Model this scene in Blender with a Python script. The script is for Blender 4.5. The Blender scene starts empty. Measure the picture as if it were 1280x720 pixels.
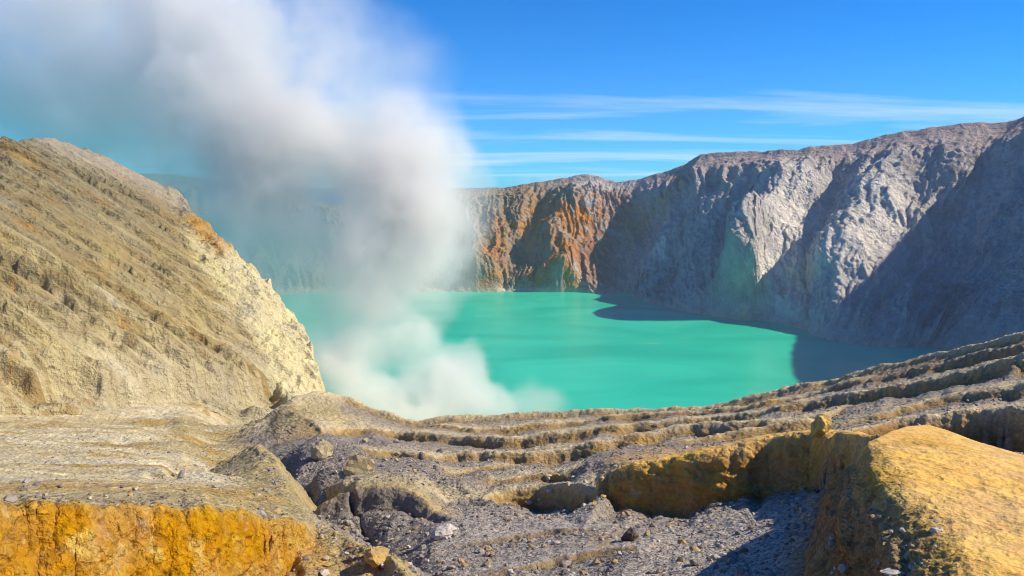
import bpy, bmesh, math, random
import numpy as np
from mathutils import Vector, geometry as mgeo

scene = bpy.context.scene
C = scene.collection
R = math.radians
rng = np.random.default_rng(7)
random.seed(7)

# ------------------------------------------------------------------ camera, sky, sun, exposure
CAMZ = 150.0                      # metres above the crater lake
FPX = 1005.0                      # focal length in photograph pixels (1280 wide)
PITCH = math.atan(138.0 / FPX)
cam_d = bpy.data.cameras.new("camera")
cam = bpy.data.objects.new("camera", cam_d); C.objects.link(cam)
cam_d.sensor_width = 36.0
cam_d.lens = FPX * 36.0 / 1280.0
cam_d.clip_start = 0.3; cam_d.clip_end = 400000.0
cam.location = (0, 0, CAMZ)
cam.rotation_euler = (math.pi / 2 - PITCH, 0, 0)
scene.camera = cam

SUN_EL, SUN_AZ = 38.5, 89.0       # azimuth clockwise from the view direction (+Y)
world = bpy.data.worlds.new("World"); scene.world = world
world.use_nodes = True
wn = world.node_tree; wn.nodes.clear()
def N(nt, kind, **kw):
    n = nt.nodes.new(kind)
    for k, v in kw.items():
        setattr(n, k, v)
    return n
w_out = N(wn, "ShaderNodeOutputWorld"); w_bg = N(wn, "ShaderNodeBackground")
sky = N(wn, "ShaderNodeTexSky", sky_type='NISHITA', sun_disc=False)
sky.sun_elevation = R(SUN_EL); sky.sun_rotation = R(SUN_AZ)
sky.altitude = 2300; sky.air_density = 1.0; sky.dust_density = 0.1; sky.ozone_density = 3.0
hs = N(wn, "ShaderNodeHueSaturation"); hs.inputs["Saturation"].default_value = 1.65; hs.inputs["Hue"].default_value = 0.5
tint = N(wn, "ShaderNodeMix", data_type='RGBA', blend_type='MULTIPLY'); tint.inputs[0].default_value = 1.0
tint.inputs[7].default_value = (0.32, 0.64, 1.02, 1); wn.links.new(sky.outputs[0], tint.inputs[6])
wn.links.new(tint.outputs[2], hs.inputs["Color"])
# cirrus: streaks on a high flat layer, all round the sky
geo = N(wn, "ShaderNodeTexCoord"); sep = N(wn, "ShaderNodeSeparateXYZ")
wn.links.new(geo.outputs["Generated"], sep.inputs[0])
def wm(op, a, b=None, c=None):
    m = N(wn, "ShaderNodeMath", operation=op)
    for i, s in enumerate((a, b, c)):
        if s is None: continue
        if isinstance(s, (int, float)): m.inputs[i].default_value = s
        else: wn.links.new(s, m.inputs[i])
    return m.outputs[0]
zc = wm('MAXIMUM', sep.outputs[2], 0.0); zd = wm('ADD', zc, 0.06)
cx = wm('DIVIDE', sep.outputs[0], zd); cy = wm('DIVIDE', sep.outputs[1], zd)
cmb = N(wn, "ShaderNodeCombineXYZ"); wn.links.new(cx, cmb.inputs[0]); wn.links.new(cy, cmb.inputs[1])
mp = N(wn, "ShaderNodeMapping"); mp.inputs["Rotation"].default_value = (0, 0, R(-14)); mp.inputs["Scale"].default_value = (0.20, 0.55, 1); mp.inputs["Location"].default_value = (1.7, 1.2, 0)
wn.links.new(cmb.outputs[0], mp.inputs[0])
n1 = N(wn, "ShaderNodeTexNoise"); n1.inputs["Scale"].default_value = 1.0; n1.inputs["Detail"].default_value = 7; n1.inputs["Roughness"].default_value = 0.58; n1.inputs["Distortion"].default_value = 0.7
wn.links.new(mp.outputs[0], n1.inputs["Vector"])
rmp = N(wn, "ShaderNodeMapRange"); rmp.inputs[1].default_value = 0.58; rmp.inputs[2].default_value = 0.88; rmp.inputs[3].default_value = 0; rmp.inputs[4].default_value = 0.75
wn.links.new(wm('ADD', n1.outputs[0], wm('MULTIPLY', wm('POWER', 2.718, wm('MULTIPLY', zc, -8.0)), 0.22)), rmp.inputs[0])
cmx = N(wn, "ShaderNodeMix", data_type='RGBA')
hz = wm('MULTIPLY', wm('POWER', 2.718, wm('MULTIPLY', zc, -14.0)), 0.22)     # milky band low over the horizon
wn.links.new(wm('MAXIMUM', hz, rmp.outputs[0]), cmx.inputs[0]); wn.links.new(hs.outputs[0], cmx.inputs[6])
cmx.inputs[7].default_value = (4.6, 5.6, 6.4, 1)
wn.links.new(cmx.outputs[2], w_bg.inputs[0]); w_bg.inputs[1].default_value = 0.12
wn.links.new(w_bg.outputs[0], w_out.inputs[0])

sun_d = bpy.data.lights.new("sun", 'SUN'); sun_d.energy = 4.4; sun_d.angle = R(0.5); sun_d.color = (1.0, 0.88, 0.68)
sun = bpy.data.objects.new("sun", sun_d); C.objects.link(sun)
to_sun = Vector((math.sin(R(SUN_AZ)) * math.cos(R(SUN_EL)), math.cos(R(SUN_AZ)) * math.cos(R(SUN_EL)), math.sin(R(SUN_EL))))
sun.rotation_euler = to_sun.to_track_quat('Z', 'Y').to_euler()
sun.location = to_sun * 500

vs = scene.view_settings
vs.view_transform = 'Standard'; vs.look = 'None'; vs.gamma = 1.0; vs.use_curve_mapping = False
vs.exposure = 0.45
cy_ = scene.cycles
cy_.use_denoising = True; cy_.filter_width = 1.0
cy_.max_bounces = 12; cy_.diffuse_bounces = 3; cy_.glossy_bounces = 2; cy_.transmission_bounces = 2; cy_.transparent_max_bounces = 8; cy_.volume_bounces = 10
cy_.volume_step_rate = 2.0; cy_.volume_max_steps = 256
cy_.sample_clamp_indirect = 6.0

# ------------------------------------------------------------------ survey helpers
CP, SP = math.cos(PITCH), math.sin(PITCH)
def at(px, py, d):
    """sight line through a point of the photograph, taken at d metres ahead -> world point"""
    a = (px - 640.0) / FPX; b = (360.0 - py) / FPX
    dy = CP + b * SP; dz = -SP + b * CP
    t = d / dy
    return (a * t, d, CAMZ + dz * t)
def on_level(px, py, z=0.0):
    b = (360.0 - py) / FPX
    dy = CP + b * SP; dz = -SP + b * CP
    return at(px, py, (z - CAMZ) / dz * dy)
def seen(P):
    """world points -> photograph pixels"""
    x, y, z = P[..., 0], P[..., 1], P[..., 2] - CAMZ
    f = y * CP - z * SP; u = y * SP + z * CP
    f = np.maximum(f, 0.5)
    return 640 + FPX * x / f, 360 - FPX * u / f

_perm = rng.permutation(256).astype(np.int32); _perm = np.concatenate([_perm, _perm, _perm])
_g = rng.normal(size=(256, 3)); _g = (_g / np.linalg.norm(_g, axis=1, keepdims=True)).astype(np.float32)
def perlin(P):
    shp = P.shape[:-1]; P = P.reshape(-1, 3)
    i = np.floor(P); f = (P - i).astype(np.float32); i = i.astype(np.int64) & 255
    i = i.astype(np.int32)
    u = f * f * f * (f * (f * 6 - 15) + 10)
    res = np.zeros(len(P), np.float32)
    for dx in (0, 1):
        wx = u[:, 0] if dx else 1 - u[:, 0]; hx = _perm[i[:, 0] + dx]
        for dy in (0, 1):
            wy = u[:, 1] if dy else 1 - u[:, 1]; hy = _perm[hx + i[:, 1] + dy]
            for dz in (0, 1):
                wz = u[:, 2] if dz else 1 - u[:, 2]; g = _g[_perm[hy + i[:, 2] + dz] & 255]
                res += wx * wy * wz * (g[:, 0] * (f[:, 0] - dx) + g[:, 1] * (f[:, 1] - dy) + g[:, 2] * (f[:, 2] - dz))
    return (res * 1.5).reshape(shp)
def fbm(P, scale, octv=4, gain=0.5, off=0.0, ridged=False):
    s = np.zeros(P.shape[:-1], np.float32); a = 1.0; tot = 0
    Q = P / scale + off
    for k in range(octv):
        n = perlin(Q)
        if ridged: n = 1 - 2 * np.abs(n)
        s += a * n; tot += a; a *= gain; Q = Q * 2.03 + 17.3
    return s / tot

def sstep(x, a, b):
    t = np.clip((x - a) / (b - a), 0, 1); return t * t * (3 - 2 * t)
def blur(A, n=1):
    for _ in range(n):
        for ax in (0, 1):
            B = np.concatenate([A.take([0], ax), A, A.take([-1], ax)], ax)
            sl = [slice(None)] * A.ndim
            def s(a, b): q = list(sl); q[ax] = slice(a, b); return tuple(q)
            A = 0.25 * B[s(0, -2)] + 0.5 * B[s(1, -1)] + 0.25 * B[s(2, None)]
    return A

def erode(h, slope_i, cell, drops=20000, steps=70, rounds=6, rate=0.25, dep=0.15, inertia=0.35, seed=1):
    """rain running down a sheet: h[i,j] metres of relief on a plane that falls slope_i per metre along +i"""
    r = np.random.default_rng(seed); n, m = h.shape; h = h.astype(np.float64).copy()
    for _ in range(rounds):
        pi = r.uniform(1, n - 3, drops); pj = r.uniform(1, m - 3, drops)
        vi = np.zeros(drops); vj = np.zeros(drops); sed = np.zeros(drops); w = np.ones(drops)
        D = np.zeros(n * m)
        for t in range(steps):
            i0 = pi.astype(int); j0 = pj.astype(int); fi = pi - i0; fj = pj - j0
            k = i0 * m + j0; H = h.ravel()
            h00, h01, h10, h11 = H[k], H[k + 1], H[k + m], H[k + m + 1]
            gi = ((h10 - h00) * (1 - fj) + (h11 - h01) * fj) / cell - slope_i
            gj = ((h01 - h00) * (1 - fi) + (h11 - h10) * fi) / cell
            vi = vi * inertia - gi * (1 - inertia); vj = vj * inertia - gj * (1 - inertia)
            sp = np.sqrt(vi * vi + vj * vj) + 1e-6
            vi /= sp; vj /= sp
            steep = np.sqrt(gi * gi + gj * gj)
            cap = np.clip(-gi, 0.02, 3) * w * 0.5
            q = np.where(sed < cap, (cap - sed) * rate, (cap - sed) * dep) * cell * 0.12
            sed += q / (cell * 0.12)
            for (kk, ww) in ((k, (1 - fi) * (1 - fj)), (k + 1, (1 - fi) * fj), (k + m, fi * (1 - fj)), (k + m + 1, fi * fj)):
                D += np.bincount(kk, q * ww, n * m)
            pi = pi + vi; pj = pj + vj; w *= 0.985
            out = (pi < 1) | (pi > n - 3) | (pj < 1) | (pj > m - 3)
            pi = np.where(out, r.uniform(1, n - 3, drops), pi); pj = np.where(out, r.uniform(1, m - 3, drops), pj)
            sed = np.where(out, 0, sed); w = np.where(out, 1, w)
            if t % 10 == 9:
                h -= np.clip(D.reshape(n, m), -0.6 * cell, 0.6 * cell); D[:] = 0
        h = 0.94 * h + 0.06 * blur(h)
    return h

def grid_normals(P):
    a = np.gradient(P, axis=0); b = np.gradient(P, axis=1)
    n = np.cross(b, a); n /= np.linalg.norm(n, axis=-1, keepdims=True) + 1e-9
    return n

def grid_mesh(name, P, col, mat, rough=None):
    n, m = P.shape[:2]
    me = bpy.data.meshes.new(name)
    idx = np.arange(n * m, dtype=np.int32).reshape(n, m)
    q = np.stack([idx[:-1, :-1], idx[:-1, 1:], idx[1:, 1:], idx[1:, :-1]], -1).reshape(-1)
    nf = (n - 1) * (m - 1)
    me.vertices.add(n * m); me.vertices.foreach_set("co", P.reshape(-1).astype(np.float32))
    me.loops.add(nf * 4); me.loops.foreach_set("vertex_index", q)
    me.polygons.add(nf); me.polygons.foreach_set("loop_start", np.arange(0, nf * 4, 4, dtype=np.int32))
    me.polygons.foreach_set("use_smooth", np.ones(nf, bool))
    me.update(calc_edges=True)
    at_ = me.attributes.new("rock_colour", 'FLOAT_COLOR', 'POINT')
    c4 = np.ones((n * m, 4), np.float32); c4[:, :3] = col.reshape(-1, 3); at_.data.foreach_set("color", c4.reshape(-1))
    if rough is not None:
        a2 = me.attributes.new("pebbles", 'FLOAT', 'POINT'); a2.data.foreach_set("value", rough.reshape(-1).astype(np.float32))
    me.materials.append(mat)
    o = bpy.data.objects.new(name, me); C.objects.link(o)
    return o
def tag(o, label=None, cat=None, group=None, kind=None):
    for k, v in (("label", label), ("category", cat), ("group", group), ("kind", kind)):
        if v: o[k] = v
    return o

# ------------------------------------------------------------------ materials
def new_mat(name):
    m = bpy.data.materials.new(name); m.use_nodes = True
    nt = m.node_tree; nt.nodes.clear()
    out = N(nt, "ShaderNodeOutputMaterial"); b = N(nt, "ShaderNodeBsdfPrincipled")
    nt.links.new(b.outputs[0], out.inputs[0])
    return m, nt, b, out
def rock_material(name, s_big, s_mid, s_fine, bump_m, speckle=0.0, vary=0.35, rough=0.92):
    """attribute colour broken up by grain; fine relief as bump. scales in metres"""
    m, nt, b, out = new_mat(name)
    L = nt.links.new
    att = N(nt, "ShaderNodeAttribute", attribute_name="rock_colour")
    tc = N(nt, "ShaderNodeTexCoord")
    def noise(sc, det, rg=0.6):
        n = N(nt, "ShaderNodeTexNoise"); n.inputs["Scale"].default_value = 1.0 / sc; n.inputs["Detail"].default_value = det; n.inputs["Roughness"].default_value = rg
        L(tc.outputs["Object"], n.inputs["Vector"]); return n
    nb, nm, nf = noise(s_big, 4), noise(s_mid, 5, 0.65), noise(s_fine, 4, 0.7)
    def mth(op, a, c, d=None):
        x = N(nt, "ShaderNodeMath", operation=op)
        for i, s in enumerate((a, c, d)):
            if s is None: continue
            if isinstance(s, (int, float)): x.inputs[i].default_value = s
            else: L(s, x.inputs[i])
        return x.outputs[0]
    v = mth('ADD', mth('MULTIPLY', nb.outputs[0], 0.7), mth('ADD', mth('MULTIPLY', nm.outputs[0], 0.8), mth('MULTIPLY', nf.outputs[0], 0.5)))
    v = mth('MULTIPLY_ADD', v, vary * 2, 1 - vary * 2.0)
    if speckle > 0:
        vo = N(nt, "ShaderNodeTexVoronoi"); vo.inputs["Scale"].default_value = 1.0 / s_fine; L(tc.outputs["Object"], vo.inputs["Vector"])
        sx = N(nt, "ShaderNodeSeparateColor"); L(vo.outputs["Color"], sx.inputs[0])
        pa = N(nt, "ShaderNodeAttribute", attribute_name="pebbles")
        sv = mth('MULTIPLY', mth('SUBTRACT', sx.outputs[0], 0.5), mth('MULTIPLY', pa.outputs["Fac"], speckle))
        v = mth('ADD', v, sv)
    vm = N(nt, "ShaderNodeVectorMath", operation='SCALE'); L(att.outputs["Color"], vm.inputs[0]); L(v, vm.inputs["Scale"])
    # slight shift of hue between patches
    hsn = N(nt, "ShaderNodeHueSaturation"); L(vm.outputs[0], hsn.inputs["Color"])
    L(mth('MULTIPLY_ADD', nm.outputs[0], 0.05, 0.475), hsn.inputs["Hue"])
    L(mth('MULTIPLY_ADD', nb.outputs[0], 0.6, 0.7), hsn.inputs["Saturation"])
    L(hsn.outputs[0], b.inputs["Base Color"])
    b.inputs["Roughness"].default_value = rough; b.inputs["Specular IOR Level"].default_value = 0.15
    bp = N(nt, "ShaderNodeBump"); bp.inputs["Strength"].default_value = 1.0; bp.inputs["Distance"].default_value = bump_m
    if speckle > 0: L(mth('MINIMUM', mth('MULTIPLY_ADD', pa.outputs["Fac"], 1.6, 0.22), 1.0), bp.inputs["Strength"])
    hgt = mth('ADD', mth('MULTIPLY', nm.outputs[0], s_mid / s_fine * 0.45), nf.outputs[0])
    for vs_, wt in ((s_mid * 1.3, s_mid / s_fine * 0.30), (s_mid * 0.4, s_mid / s_fine * 0.14)):      # angular clods and broken rock
        vo2 = N(nt, "ShaderNodeTexVoronoi"); vo2.inputs["Scale"].default_value = 1.0 / vs_; vo2.inputs["Detail"].default_value = 2; vo2.inputs["Randomness"].default_value = 1.0
        dv = N(nt, "ShaderNodeVectorMath", operation='MULTIPLY_ADD'); L(nm.outputs[1], dv.inputs[0]); dv.inputs[1].default_value = (vs_ * 0.7,) * 3; L(tc.outputs["Object"], dv.inputs[2]); L(dv.outputs[0], vo2.inputs["Vector"])
        hgt = mth('MULTIPLY_ADD', vo2.outputs["Distance"], wt, hgt)
    L(hgt, bp.inputs["Height"]); L(bp.outputs[0], b.inputs["Normal"])
    return m
mat_wall = rock_material("crater_wall_rock", 40, 9, 2.2, 2.2, vary=0.38)
mat_hill = rock_material("ash_slope", 14, 2.2, 0.5, 0.40, vary=0.36)
mat_near = rock_material("ash_and_gravel", 3.0, 0.55, 0.11, 0.10, speckle=0.8, vary=0.38)

# ------------------------------------------------------------------ sea, lake
def sheet(name, x0, x1, y0, y1, z, mat):
    me = bpy.data.meshes.new(name)
    me.from_pydata([(x0, y0, z), (x1, y0, z), (x1, y1, z), (x0, y1, z)], [], [(0, 1, 2, 3)]); me.materials.append(mat)
    o = bpy.data.objects.new(name, me); C.objects.link(o); return o
m_sea, nt, b, _ = new_mat("distant_sea")
b.inputs["Base Color"].default_value = (0.03, 0.13, 0.30, 1); b.inputs["Roughness"].default_value = 0.7
tag(sheet("sea", -180000, 180000, -180000, 180000, -2100, m_sea), "deep blue distant sea under the horizon beyond the crater rim", kind="structure")

m_lake, nt, b, _ = new_mat("acid_lake_water"); L = nt.links.new
tc = N(nt, "ShaderNodeTexCoord")
n1 = N(nt, "ShaderNodeTexNoise"); n1.inputs["Scale"].default_value = 0.006; n1.inputs["Detail"].default_value = 5; n1.inputs["Distortion"].default_value = 1.0
mpn = N(nt, "ShaderNodeMapping"); mpn.inputs["Scale"].default_value = (1, 2.2, 1); L(tc.outputs["Object"], mpn.inputs[0]); L(mpn.outputs[0], n1.inputs["Vector"])
cr = N(nt, "ShaderNodeValToRGB"); cr.color_ramp.elements[0].position = 0.32; cr.color_ramp.elements[0].color = (0.010, 0.46, 0.29, 1)
cr.color_ramp.elements[1].position = 0.66; cr.color_ramp.elements[1].color = (0.035, 0.60, 0.39, 1)
L(n1.outputs[0], cr.inputs[0])
# a few floating streaks of sulphur scum
n2 = N(nt, "ShaderNodeTexNoise"); n2.inputs["Scale"].default_value = 0.02; n2.inputs["Detail"].default_value = 4; L(mpn.outputs[0], n2.inputs["Vector"])
mr = N(nt, "ShaderNodeMapRange"); mr.inputs[1].default_value = 0.64; mr.inputs[2].default_value = 0.78; mr.inputs[4].default_value = 0.5; L(n2.outputs[0], mr.inputs[0])
mx = N(nt, "ShaderNodeMix", data_type='RGBA'); L(mr.outputs[0], mx.inputs[0]); L(cr.outputs[0], mx.inputs[6]); mx.inputs[7].default_value = (0.35, 0.6, 0.25, 1)
L(mx.outputs[2], b.inputs["Base Color"]); b.inputs["Roughness"].default_value = 0.30; b.inputs["IOR"].default_value = 1.33; b.inputs["Specular IOR Level"].default_value = 0.4
n3 = N(nt, "ShaderNodeTexNoise"); n3.inputs["Scale"].default_value = 0.5; n3.inputs["Detail"].default_value = 3; L(mpn.outputs[0], n3.inputs["Vector"])
bp = N(nt, "ShaderNodeBump"); bp.inputs["Distance"].default_value = 0.12; bp.inputs["Strength"].default_value = 0.6; L(n3.outputs[0], bp.inputs["Height"]); L(bp.outputs[0], b.inputs["Normal"])
tag(sheet("lake", -900, 900, 120, 1500, 0, m_lake), "opaque turquoise crater lake between the cliffs", kind="structure")

# ------------------------------------------------------------------ far crater wall (shore line to rim, then the outer flank)
pairs = [  # shore pixel, rim pixel + metres ahead
    ((100, 378), (80, 215, 1120)), ((250, 371), (230, 222, 1150)), ((340, 367), (330, 240, 1165)), ((440, 364), (440, 258, 1180)), ((520, 364), (545, 240, 1195)),
    ((600, 364), (610, 238, 1180)), ((680, 364), (690, 227, 1170)), ((728, 365), (735, 220, 1160)), ((780, 374), (775, 229, 1140)),
    ((840, 386), (845, 212, 1095)), ((885, 393), (880, 195, 1070)), ((925, 398), (950, 191, 1030)), ((960, 401), (1005, 189, 990)), ((1000, 410), (1060, 182, 955)),
    ((1035, 424), (1130, 167, 905)), ((1080, 431), (1200, 157, 855)), ((1130, 434), (1280, 149, 800)), ((1185, 435), (1380, 136, 745))]
sh = [on_level(*a) for a, b_ in pairs] + [(405, 600, 0), (400, 480, 0), (350, 340, 0), (280, 240, 0)]
rm = [at(b_[0], b_[1], b_[2] + float(np.interp(b_[0], [1000, 1280], [85, 165]))) for a, b_ in pairs[:-1]] + [(655, 830, 282), (575, 640, 276), (520, 480, 262), (440, 340, 225), (330, 230, 190)]
sh, rm = np.array(sh), np.array(rm)
NU, NV = 1050, 300
def resample(A, s, n):
    # smooth (Catmull-Rom) resample of the polyline A at parameter s
    k = np.arange(len(A)); t = np.linspace(0, len(A) - 1, n) if s is None else s
    i = np.clip(t.astype(int), 0, len(A) - 2); f = (t - i)[:, None]
    g = lambda q: A[np.clip(q, 0, len(A) - 1)]
    p0, p1, p2, p3 = g(i - 1), g(i), g(i + 1), g(i + 2)
    return 0.5 * ((2 * p1) + (-p0 + p2) * f + (2 * p0 - 5 * p1 + 4 * p2 - p3) * f ** 2 + (-p0 + 3 * p1 - 3 * p2 + p3) * f ** 3)
mid = 0.5 * (sh + rm); seg = np.linalg.norm(np.diff(mid, axis=0), axis=1); dens = np.ones(len(seg)); dens[-4:] = 0.35; dens[:2] = 0.4
cum = np.concatenate([[0], np.cumsum(seg * dens)]); tpar = np.interp(np.linspace(0, cum[-1], NU), cum, np.arange(len(cum)))
S, Rm = resample(sh, tpar, NU), resample(rm, tpar, NU)
S[:, 2] = 0
back = np.stack([np.gradient(Rm[:, 0]), np.gradient(Rm[:, 1])], 1); back /= np.linalg.norm(back, axis=1, keepdims=True)
outw = np.stack([-back[:, 1], back[:, 0], np.zeros(NU)], 1)     # away from the lake
NR = 262
v = np.linspace(-0.06, 1, NR)
prof = np.where(v < 0, v, 0.55 * v + 0.45 * v ** 1.6)      # concave: talus below, steep head wall
P = S[None] * (1 - v)[:, None, None] + Rm[None] * v[:, None, None]
P[..., 2] = prof[:, None] * Rm[None, :, 2]
k = np.linspace(0, 1, NV - NR + 1)[1:]
fl = Rm[None] + outw[None] * (k ** 1.5 * 500)[:, None, None]; fl[..., 2] -= (k ** 1.7 * 330)[:, None]
P = np.concatenate([P, fl], 0)
vv = np.concatenate([v, 1 + k])
nb_ = grid_normals(P)
flip = np.sign((nb_[NR // 2] * (-outw)).sum(-1).mean()); nb_ *= flip
nsm = blur(nb_, 8); nsm /= np.linalg.norm(nsm, axis=-1, keepdims=True)
X, Y = seen(P)
def line_d(X, Y, pts):
    d = np.full(X.shape, 1e9); tt = np.zeros(X.shape)
    for k_, ((x0, y0), (x1, y1)) in enumerate(zip(pts[:-1], pts[1:])):
        dx, dy = x1 - x0, y1 - y0; t = np.clip(((X - x0) * dx + (Y - y0) * dy) / (dx * dx + dy * dy), 0, 1)
        q = np.hypot(X - x0 - t * dx, Y - y0 - t * dy); d = np.minimum(d, q)
    return d
disp = np.zeros(X.shape); tp_ = 1 - 0.85 * sstep(vv, 0.66, 0.95)[:, None]
for pts, amp, wd in [
    ([(738, 232), (722, 265), (704, 310), (700, 362)], 26, 34), ([(650, 245), (630, 300), (600, 362)], 12, 26), ([(690, 250), (660, 300), (632, 362)], -12, 12),
    ([(728, 228), (704, 262), (690, 290)], -9, 7), ([(800, 262), (775, 320), (765, 368)], -34, 34), ([(860, 235), (840, 290), (815, 380)], -16, 34),
    ([(1010, 195), (985, 260), (968, 320), (950, 360)], 46, 36), ([(945, 330), (922, 397)], 44, 24), ([(880, 210), (850, 240), (835, 300)], 10, 20),
    ([(1130, 205), (1105, 255), (1080, 300), (1040, 345)], 28, 32), ([(1050, 240), (1035, 300), (1020, 360)], -12, 20),
    ([(1210, 190), (1190, 230)], 16, 24), ([(1170, 250), (1160, 330)], -18, 50), ([(1260, 230), (1230, 330)], -10, 50),
    ([(545, 250), (560, 300), (555, 362)], -10, 22), ([(580, 250), (590, 362)], 10, 20)]:
    wob = 10 * fbm(P, 60, 2, off=3.3)
    disp += amp * np.exp(-(line_d(X + wob, Y, pts) / wd) ** 2) * tp_
edge = sstep(vv, 0.0, 0.06)[:, None] * 1.0
# relief that runs down the wall: coordinates (along, down) in metres
along = np.concatenate([[0], np.cumsum(np.linalg.norm(np.diff(0.5 * (S + Rm), axis=0), axis=1))])
down = vv * 190.0
Q = np.stack(np.broadcast_arrays(along[None], down[:, None] * 0.33, np.zeros((1, 1))), -1)
Q = Q + 14 * np.stack([fbm(P, 45, 3, off=9.1), fbm(P, 45, 3, off=5.2), np.zeros(X.shape)], -1)
disp += 15 * fbm(Q, 52, 5, 0.55, ridged=True) + 8 * fbm(Q, 16, 4, 0.6, off=4.4, ridged=True) + 6 * fbm(P, 70, 4, off=2.2)
sub = disp[:NR][::-1].copy()
er = erode(sub, 1.0, 1.15, drops=16000, steps=70, rounds=4, seed=3)
disp[:NR] = er[::-1]
disp += (4.2 * fbm(Q, 8.5, 4, 0.65, off=8.8, ridged=True) + 3.0 * fbm(P, 9, 5, 0.7, off=28.8, ridged=True)) * edge
top = sstep(vv, 0.82, 1.0)[:, None]
disp = disp * (1 - 0.85 * top) * sstep(vv, -0.06, 0.10)[:, None]
P2 = P + nsm * disp[..., None]
P2[..., 2] += (3.5 * fbm(P, 30, 4, 0.6, off=1.7)) * top * (vv < 1.3)[:, None]
# colour: grey andesite, purple-brown under the rim, oxidised orange, bleached white and sulphur patches
def mixc(col, c, w):
    w = np.clip(w, 0, 1)[..., None]; return col * (1 - w) + np.array(c, np.float32) * w
X, Y = seen(P2)
cn = fbm(P, 35, 5, 0.6, off=6.6); cf = fbm(P, 10, 4, 0.6, off=1.1)
col = np.zeros(P.shape, np.float32) + np.array((0.48, 0.45, 0.44), np.float32)
col = mixc(col, (0.26, 0.225, 0.13), sstep(770 - X + 60 * cn, 0, 120) * 0.8)
col = mixc(col, (0.42, 0.34, 0.32), sstep(vv, 0.72, 0.95)[:, None] * sstep(X + 0 * Y, 760, 860))
col = mixc(col, (0.30, 0.25, 0.24), sstep(cn, 0.0, 0.35) * 0.6)
def patch(c, pts, wd, st=1.0):
    global col
    d = line_d(X + 26 * cn + 14 * cf, Y + 20 * cf, pts); col = mixc(col, c, np.exp(-(d / wd) ** 2) * st * sstep(cf + cn, -0.55, 0.25))
OR, WH, YE, RD = (0.55, 0.22, 0.035), (0.80, 0.74, 0.66), (0.80, 0.70, 0.52), (0.36, 0.17, 0.11)
patch((0.44, 0.23, 0.09), [(660, 270), (690, 320), (680, 360)], 55, 0.75)
patch(RD, [(770, 270), (750, 300), (745, 340)], 34, 0.9)
patch(OR, [(705, 268), (745, 268), (720, 290), (705, 310)], 20); patch(OR, [(640, 285), (680, 272), (700, 262)], 10, 0.9)
patch(OR, [(620, 300), (622, 335), (600, 355)], 13, 0.8); patch((0.65, 0.30, 0.03), [(712, 340), (716, 364)], 12); patch(OR, [(672, 350), (668, 362)], 8, 0.9)
patch((0.5, 0.28, 0.12), [(800, 290), (820, 260), (850, 225)], 12, 0.6)
patch(WH, [(1000, 245), (990, 290), (980, 340), (990, 370)], 34, 1.2); patch(WH, [(1100, 250), (1115, 275), (1080, 300), (1050, 320)], 36, 1.3); patch(WH, [(1030, 285), (1050, 325)], 14, 0.9)
patch(YE, [(940, 335), (928, 395)], 10, 0.7); patch(YE, [(955, 350), (945, 395)], 8, 0.6); patch(YE, [(985, 335), (1010, 370)], 10, 0.5); patch(WH, [(840, 285), (828, 320)], 7, 0.8)  # last white streak: a spot of light on the shaded rib, painted in
patch((0.50, 0.47, 0.46), [(1060, 380), (1150, 350), (1240, 330)], 60, 0.7)
sh_band = np.exp(-((P2[..., 2] - 1) / (5 + 3 * cf)) ** 2) * (0.55 + 0.45 * sstep(740 - X, 0, 20))
col = mixc(col, (0.62, 0.52, 0.36), sh_band)
tag(grid_mesh("crater_wall", P2, col, mat_wall), "tall craggy crater wall with orange and bleached white patches beyond the turquoise lake", kind="structure")

# ------------------------------------------------------------------ left hill: rilled ash slope ending in pale crags
cell = 0.36
hx = np.arange(-215, -18, cell); hy = np.arange(92, 318, cell)
HX, HY = np.meshgrid(hx, hy, indexing='ij')
HZ = 76.6 - 0.593 * HX - 0.01 * HY
# skyline: beyond these sight lines the ground falls away into the crater
sky_px = [(-250, 205, 200), (-100, 180, 222), (0, 174, 240), (60, 173, 258), (140, 200, 277), (175, 220, 280), (215, 241, 281), (260, 290, 260), (330, 362, 236), (380, 430, 212), (402, 485, 190), (420, 520, 176)]
sk = np.array([at(*p) for p in sky_px])
o_ = np.argsort(sk[:, 0]); sx_, sy_ = sk[o_, 0], sk[o_, 1]
ylim = np.interp(HX[:, 0], sx_, sy_)[:, None]
zlim = np.interp(HX[:, 0], sk[o_, 0], sk[o_, 2])[:, None] - np.interp(-HX, [100, 146, 150, 157, 170], [0, -0.5, 0.3, 4.5, 6.0])
W3 = np.stack([HX, HY, HZ], -1)
ylim = ylim + 5 * fbm(np.stack([HX[:, :1], 0 * HX[:, :1], 0 * HX[:, :1]], -1), 14, 3)
over = HY - ylim
# bring the surface to the skyline height near its edge, drop behind it
HZ = HZ + (zlim - (76.6 - 0.593 * HX - 0.01 * ylim)) * sstep(over, -45, -2)
HZ = HZ - np.maximum(over, 0) * 0.95 - 2.2 * np.clip(over, 0, 14) - np.maximum(HX + 46, 0) ** 1.25 * 1.0
hX, hY = seen(np.stack([HX, HY, HZ], -1))
HZ = HZ - np.interp(hX, [-250, 0, 30, 60, 85], [5.5, 3.7, 2.1, 0.4, 0]) * sstep(over, -75, -12)      # the crest levels off at its top end
HX3 = np.stack([HX, HY, HZ], -1)
hX, hY = seen(HX3)
bnd = np.interp(hY, [150, 235, 290, 320, 370, 410, 450, 490, 560], [190, 203, 224, 232, 264, 300, 330, 346, 372])
cd_ = hX - bnd + 22 * fbm(HX3, 16, 5, 0.6)
crag = sstep(cd_, -4, 16) * sstep(hX, 190, 215); crag_in = crag * sstep(cd_, 0, 45)
warp = 5 * fbm(HX3, 26, 3, off=2.0)
QQ = np.stack([HX * 0.14, HY + warp + 0.10 * HX, 0 * HX], -1)
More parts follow.
